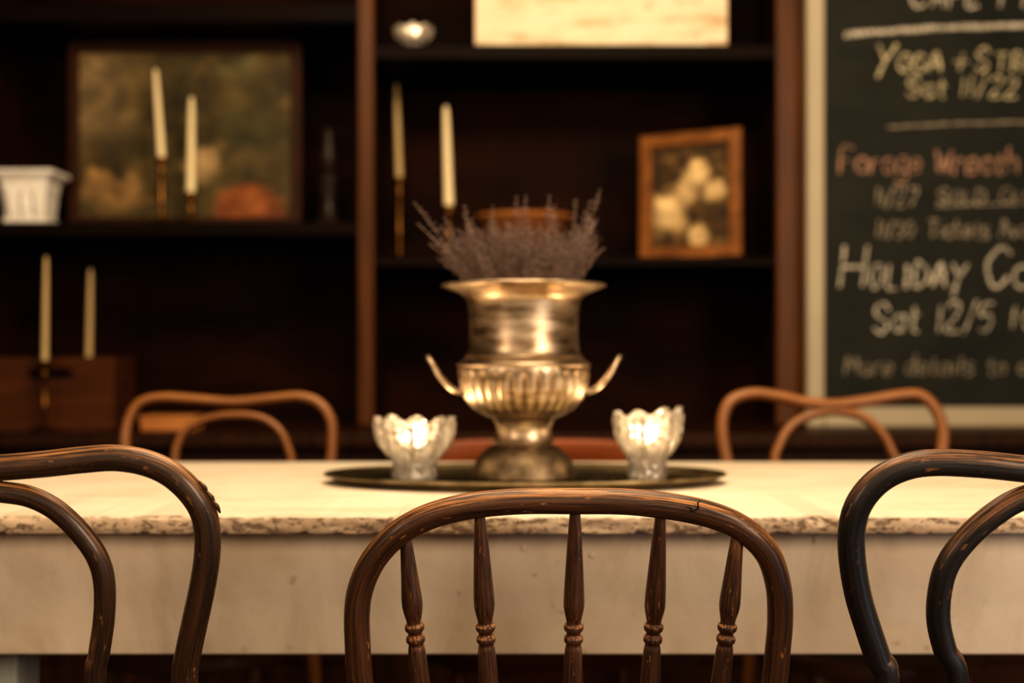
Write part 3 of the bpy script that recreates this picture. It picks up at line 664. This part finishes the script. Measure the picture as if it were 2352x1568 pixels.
# spindle chair
Y0s, Z0s, ks = 1.2, .82, .2
Yb = Y0s+ks*(Z0s-SEAT); cx = (1306-1176)*1.24/F; cy = Yb+.17
t = thing('spindle_chair', 'worn brown hoop-back chair with five turned spindles, centre foreground', 'chair', (cx, cy, 0))
hoop = [(828, 1568), (822, 1490), (820, 1410), (830, 1345), (860, 1282), (915, 1225), (990, 1184), (1080, 1162), (1190, 1151), (1310, 1150), (1430, 1152), (1545, 1163), (1640, 1184), (1712, 1218), (1764, 1272), (1788, 1345), (1792, 1420), (1786, 1495), (1778, 1568)]
L = [PL(a, b, Y0s, Z0s, ks) for a, b in hoop]
s0 = Vector((cx-.175, Yb, SEAT-.004)); s1 = Vector((cx+.175, Yb, SEAT-.004))
L = [s0, L[0].lerp(s0, .5)]+L+[L[-1].lerp(s1, .5), s1]
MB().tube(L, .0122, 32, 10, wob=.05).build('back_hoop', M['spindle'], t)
for (tx, ty, mx) in ((930, 1216, 957), (1101, 1168, 1119), (1321, 1160, 1317), (1518, 1168, 1501), (1697, 1200, 1668)):
    A = PL(tx, ty, Y0s, Z0s, ks); B0 = PL(mx, 1450, Y0s, Z0s, ks)
    B = Vector((cx+(B0.x-cx)*.88, Yb-.002, SEAT-.01))
    ax = (A-B).normalized(); LN = (A-B).length; hb = (B0-B).length; up = LN-hb
    prof = [(.010, 0), (.0078, .03), (.0105, hb*.55), (.0086, hb-.026), (.0070, hb-.012), (.0088, hb-.009), (.0088, hb-.005), (.0066, hb-.002), (.0068, hb), (.0090, hb+.003), (.0090, hb+.007), (.0068, hb+.010),
            (.0092, hb+.022), (.0098, hb+.032), (.0084, hb+up*.5), (.0066, hb+up*.75), (.0049, hb+up*.95), (.0046, LN)]
    pr2 = catmull([Vector((a, b, 0)) for a, b in prof], 4)
    MB().lathe(B, [(max(p.x, .002), p.y) for p in pr2], 28, axis=ax).build('spindle', M['spindle'], t, angle=70)
add_seat(t, cx, cy, 1, .16, M['spindle'], M['seat'], Yb+.03, R=.2)
cp = [PL(a, b, Y0s, Z0s, ks)+Vector((0, -.0118, .0)) for a, b in ((1572, 1160), (1584, 1163), (1582, 1170), (1600, 1164), (1598, 1152), (1606, 1146))]
MB().tube(cp, [.0003, .0009, .0012, .0009, .0008, .0003], 6, 2).build('crack', M['wick'], t)
for (a, b) in ((462, 1118), (478, 1140), (490, 1160)):
    c0 = PL(a-12, b-16, 1.05, .865, .2)+Vector((.004, -.006, 0)); c1 = PL(a+10, b+16, 1.05, .865, .2)+Vector((.003, -.0045, 0))
    MB().tube([c0, (c0+c1)/2+Vector((.0008, 0, 0)), c1], [.0006, .0022, .0008], 8, 3).build('splinter', M['near'], tl)

# low wooden chair across the table
cx = P(1232, 0, 2.42).x; Yc = 2.42
t = thing('low_back_chair', 'reddish wooden chair with a low straight crest rail, behind the urn', 'chair', (cx, 2.26, 0))
pts = [(cx-.215, Yc-.03, .752), (cx-.12, Yc-.008, .754), (cx, Yc, .755), (cx+.12, Yc-.008, .754), (cx+.215, Yc-.03, .752)]
MB().tube(pts, [.008, .009, .009, .009, .008], 24, 8, flat=2.9).build('crest_rail', M['reddish'], t)
for i in range(7):
    k = -1+i/3; MB().tube([(cx+k*.17, Yc-.05-.02*abs(k), .44), (cx+k*.185, Yc-.012*abs(k), .745)], [.008, .006], 12, 4).build('spindle', M['reddish'], t)
MB().lathe((cx, 2.25, .425), [(.17, 0), (.2, .006), (.205, .018), (.195, .028), (.1, .022), (.001, .02)], 48, fn=lambda r, h, a: (r*(1+.06*math.cos(2*a)**2), h)).build('seat', M['reddish'], t)
for sx in (-1, 1):
    for sy in (-1, 1):
        MB().tube([(cx+sx*.13, 2.25+sy*.12, .43), (cx+sx*.16, 2.25+sy*.145, .2), (cx+sx*.185, 2.25+sy*.165, 0)], [.013, .016, .01], 14, 5).build('leg', M['reddish'], t)
    MB().tube([(cx+sx*.158, 2.25-.14, .2), (cx+sx*.158, 2.25+.14, .2)], .008, 12, 1, ref=(0, 0, 1)).build('stretcher', M['reddish'], t)

# ------------------------------------------------------------------ chalkboard
YB = 3.44
a = P(1850, 975, YB); bx0 = a.x; bz0 = ST; bx1 = 1.62; bz1 = 2.2; fw = .047
cb = thing('chalkboard', 'large black chalkboard with event notes in a pale frame', 'chalkboard', ((bx0+bx1)/2, YB, ST))
fr = MB(); fr.box(bx0, bx0+fw, YB-.02, YB+.012, bz0, bz1).box(bx1-fw, bx1, YB-.02, YB+.012, bz0, bz1)
fr.box(bx0+fw, bx1-fw, YB-.02, YB+.012, bz0, bz0+fw+.006).box(bx0+fw, bx1-fw, YB-.02, YB+.012, bz1-fw, bz1)
fr.build('frame', M['alu'], cb, bevel=.006)
MB().box(bx0+fw*.5, bx1-fw*.5, YB-.006, YB+.008, bz0+fw*.5, bz1-fw*.5).build('slate', M['slate'], cb)
GL = {
 'A': ("0,0 3,10 6,0;1,4 5,4", 6), 'B': ("0,0 0,10 4,10 5,8 4,5 0,5;4,5 6,3 5,0 0,0", 6), 'C': ("6,8 4,10 2,9 0,6 0,3 2,0 4,0 6,2", 6), 'D': ("0,0 0,10 3,10 6,7 6,3 3,0 0,0", 6),
 'E': ("6,10 0,10 0,0 6,0;0,5 4,5", 6), 'F': ("6,10 0,10 0,0;0,5 4,5", 6), 'G': ("6,8 4,10 2,10 0,7 0,3 2,0 5,0 6,2 6,4 4,4", 6), 'H': ("0,0 0,10;6,0 6,10;0,5 6,5", 6), 'I': ("1,0 1,10", 2),
 'L': ("0,10 0,0 5,0", 5), 'M': ("0,0 1,10 4,4 7,10 8,0", 8), 'N': ("0,0 0,10 6,0 6,10", 6), 'O': ("3,10 1,9 0,5 1,1 3,0 5,1 6,5 5,9 3,10", 6), 'R': ("0,0 0,10;0,10 4,10 5,8 4,5 0,5;2,5 6,0", 6),
 'S': ("6,8 4,10 2,10 0,8 1,6 5,4 6,2 4,0 2,0 0,2", 6), 'T': ("0,10 7,10;3.5,10 3.5,0", 7), 'U': ("0,10 0,3 2,0 4,0 6,3 6,10", 6), 'W': ("0,10 2,0 4,7 6,0 8,10", 8), 'Y': ("0,10 3,4;6.5,10 3,4 1,-3", 6),
 'a': ("5,5 3,6 1,5 0,3 1,1 3,0 5,2;5,6 5,0", 5), 'b': ("0,10 0,0 3,0 5,3 3,6 0,5", 5), 'c': ("5,5 3,6 1,5 0,3 1,1 3,0 5,1", 5), 'd': ("5,10 5,0;5,5 2,6 0,3 2,0 5,1", 5), 'e': ("0,3 5,3 4,6 1,6 0,3 1,0 5,1", 5),
 'f': ("5,9 3,10 2,8 2,0;0,6 4,6", 4), 'g': ("5,6 2,6 0,3 2,0 5,2;5,6 5,-3 2,-4 0,-2", 5), 'h': ("0,10 0,0;0,4 3,6 5,4 5,0", 5), 'i': ("1,6 1,0;1,8.5 1,9", 2), 'k': ("0,10 0,0;4,6 0,3 5,0", 5), 'l': ("1,10 1,0", 2),
 'm': ("0,6 0,0;0,4 2,6 4,4 4,0;4,4 6,6 8,4 8,0", 8), 'o': ("2.5,6 0,4.5 0,1.5 2.5,0 5,1.5 5,4.5 2.5,6", 5), 'r': ("0,6 0,0;0,4 2,6 4,5.5", 4), 's': ("4,5.5 2,6 0,4.5 4,2 2,0 0,.5", 4), 't': ("2,9 2,1 4,0;0,6 4,6", 4), 'v': ("0,6 2.5,0 5,6", 5),
 '0': ("3,10 0,7 0,3 3,0 5,3 5,7 3,10", 5), '1': ("1,10 1,0", 2), '2': ("0,8 2,10 5,9 4,5 0,0 6,0", 6), '3': ("0,9 3,10 5,8 2,5 5,3 3,0 0,1", 5), '5': ("5,10 1,10 0,6 4,6 5,3 3,0 0,1", 5), '7': ("0,10 6,10 2,0", 6), '/': ("0,-1 4,11", 4),
 '+': ("0,4 5,4;2.5,8 2.5,0", 5), ' ': ("", 4),
}
def write(text, x0, x1, ybase, cap, mat, wpx=8, smallcaps=None, slant=.12, gp=.26):
    """chalk strokes, one mesh per written word, laid out on the board plane"""
    adv = []
    for ch in text:
        g = ch; sc = 1
        if smallcaps and ch.islower(): g = ch.upper(); sc = smallcaps
        sc *= random.uniform(.92, 1.08)
        adv.append((g, sc, GL[g][1]*sc*cap/10))
    gap = gp*cap*(smallcaps or .8); tot = sum(a[2] for a in adv)+gap*(len(adv)-1); kx = (x1-x0)/tot
    m = MB(); x = x0
    for (g, sc, w) in adv:
        if g == ' ' and m.v: m.build('chalk_word', mat, cb); m = MB()
        jy = random.uniform(-.04, .04)*cap
        for st in GL[g][0].split(';'):
            if not st: continue
            pts = [tuple(map(float, q.split(','))) for q in st.split()]
            P3 = [Vector((x+((a+slant*b)*sc*cap/10+random.uniform(-.025, .025)*cap)*kx, ybase+jy-b*sc*cap/10-random.uniform(-.025, .025)*cap, 0)) for a, b in pts]
            P3 = catmull(P3, 5)
            vs = []; fs = []; pw = random.uniform(.75, 1.15)
            for i, p in enumerate(P3):
                tt = (P3[min(i+1, len(P3)-1)]-P3[max(i-1, 0)]); tt.normalize(); nn = Vector((-tt.y, tt.x, 0))*wpx*.5*pw*random.uniform(.65, 1.15)
                for q in (p+nn, p-nn):
                    wq = P(q.x, q.y, YB-.0068); vs.append((wq.x, YB-.0068, wq.z))
            for i in range(len(P3)-1): fs.append((2*i, 2*i+1, 2*i+3, 2*i+2))
            m.add(vs, fs)
        x += (w+gap)*kx
    if m.v: m.build('chalk_word', mat, cb)
def rule(x0, y0, x1, y1, w, mat):
    m = MB(); vs = []; fs = []
    for i in range(25):
        k = i/24; px = x0+(x1-x0)*k; py = y0+(y1-y0)*(1-(1-k)**2)+random.uniform(-1, 1)
        for s in (-1, 1):
            q = P(px, py+s*w*.5*random.uniform(.8, 1.2), YB-.0068); vs.append((q.x, YB-.0068, q.z))
    for i in range(24): fs.append((2*i, 2*i+1, 2*i+3, 2*i+2))
    m.add(vs, fs).build('chalk_line', mat, cb)
write('Cafe M', 2092, 2350, 16, 62, M['chalk_w'], 7, .75)
rule(1940, 80, 2420, 58, 12, M['chalk_w'])
write('Yoga', 2012, 2160, 163, 60, M['chalk_y'], 7, .66)
write('+', 2188, 2222, 160, 52, M['chalk_y'], 5.5)
write('Stre', 2240, 2384, 163, 56, M['chalk_y'], 6.5, .76, gp=.34)
write('Sat 11/22', 2082, 2335, 222, 46, M['chalk_y'], 5)
rule(2035, 292, 2420, 280, 5, M['chalk_f'])
write('Forage Wreath', 1928, 2335, 398, 56, M['chalk_o'], 6)
write('11/27', 2010, 2105, 472, 40, M['chalk_f'], 5)
write('Sold Out', 2152, 2385, 466, 36, M['chalk_f'], 5, .8)
rule(2150, 474, 2400, 468, 4, M['chalk_f'])
write('11/30', 2012, 2095, 545, 36, M['chalk_f'], 5)
write('Tickets Avail', 2130, 2385, 545, 40, M['chalk_f'], 5)
write('Holiday', 1930, 2215, 662, 92, M['chalk_w'], 8, .62)
write('Co', 2265, 2366, 658, 84, M['chalk_w'], 8)
write('Sat 12/5', 2005, 2275, 762, 62, M['chalk_w'], 6)
write('10', 2320, 2378, 756, 52, M['chalk_w'], 6, gp=.4)
write('More details to co', 1940, 2385, 860, 42, M['chalk_f'], 5)

# ------------------------------------------------------------------ lights
def area(name, loc, tgt, sx, sy, e, c):
    l = bpy.data.lights.new(name, 'AREA'); l.shape = 'RECTANGLE'; l.size = sx; l.size_y = sy; l.energy = e; l.color = c
    o = bpy.data.objects.new(name, l); COL.objects.link(o); o.location = loc
    o.rotation_euler = (Vector(tgt)-Vector(loc)).to_track_quat('-Z', 'Y').to_euler(); return o
area('pendant_light', (.1, 1.95, 2.5), (.1, 1.9, .7), 1.4, .5, 21, (1, .79, .54))
area('near_pendant', (.15, .95, 2.4), (.1, 1.3, .8), .9, .4, 15, (1, .77, .50))
area('window_light', (2.0, -.8, 1.8), (.2, 2.4, .9), .7, 1.4, 70, (1, .76, .54))
area('fill_light', (-2.0, -.6, 1.7), (-.4, 2.8, 1.1), .5, 1.0, 21, (1, .75, .53))
area('room_fill', (-.2, -1.3, 1.7), (0, 2, 1), 2.2, 1.2, 10, (1, .74, .50))  # unseen fill behind the camera, added for broader reflections on the urn
area('bookcase_fill', (.0, 1.6, 2.35), (.0, 3.6, 1.3), 1.6, .25, 26, (1, .76, .50))  # unseen lamp added only to brighten the bookcase and its contents
area('cool_light', (1.35, .35, .5), (.75, 1.08, .72), .3, .5, 1.5, (.45, .7, 1))
w = bpy.data.worlds.new('World'); SC.world = w; w.use_nodes = True
w.node_tree.nodes['Background'].inputs[0].default_value = (.03, .018, .010, 1); w.node_tree.nodes['Background'].inputs[1].default_value = .4

cam = bpy.data.cameras.new('camera'); co = bpy.data.objects.new('camera', cam); COL.objects.link(co); SC.camera = co
co.location = (0, 0, H); co.rotation_euler = (PI/2, 0, 0)
cam.sensor_width = 36; cam.lens = F/2352*36; cam.shift_y = (HZ-784)/2352; cam.clip_start = .02
cam.dof.use_dof = True; cam.dof.focus_distance = 1.14; cam.dof.aperture_fstop = 3.3
SC.view_settings.view_transform = 'Standard'
try: SC.view_settings.look = 'Medium High Contrast'
except Exception as ex: print('look', ex)
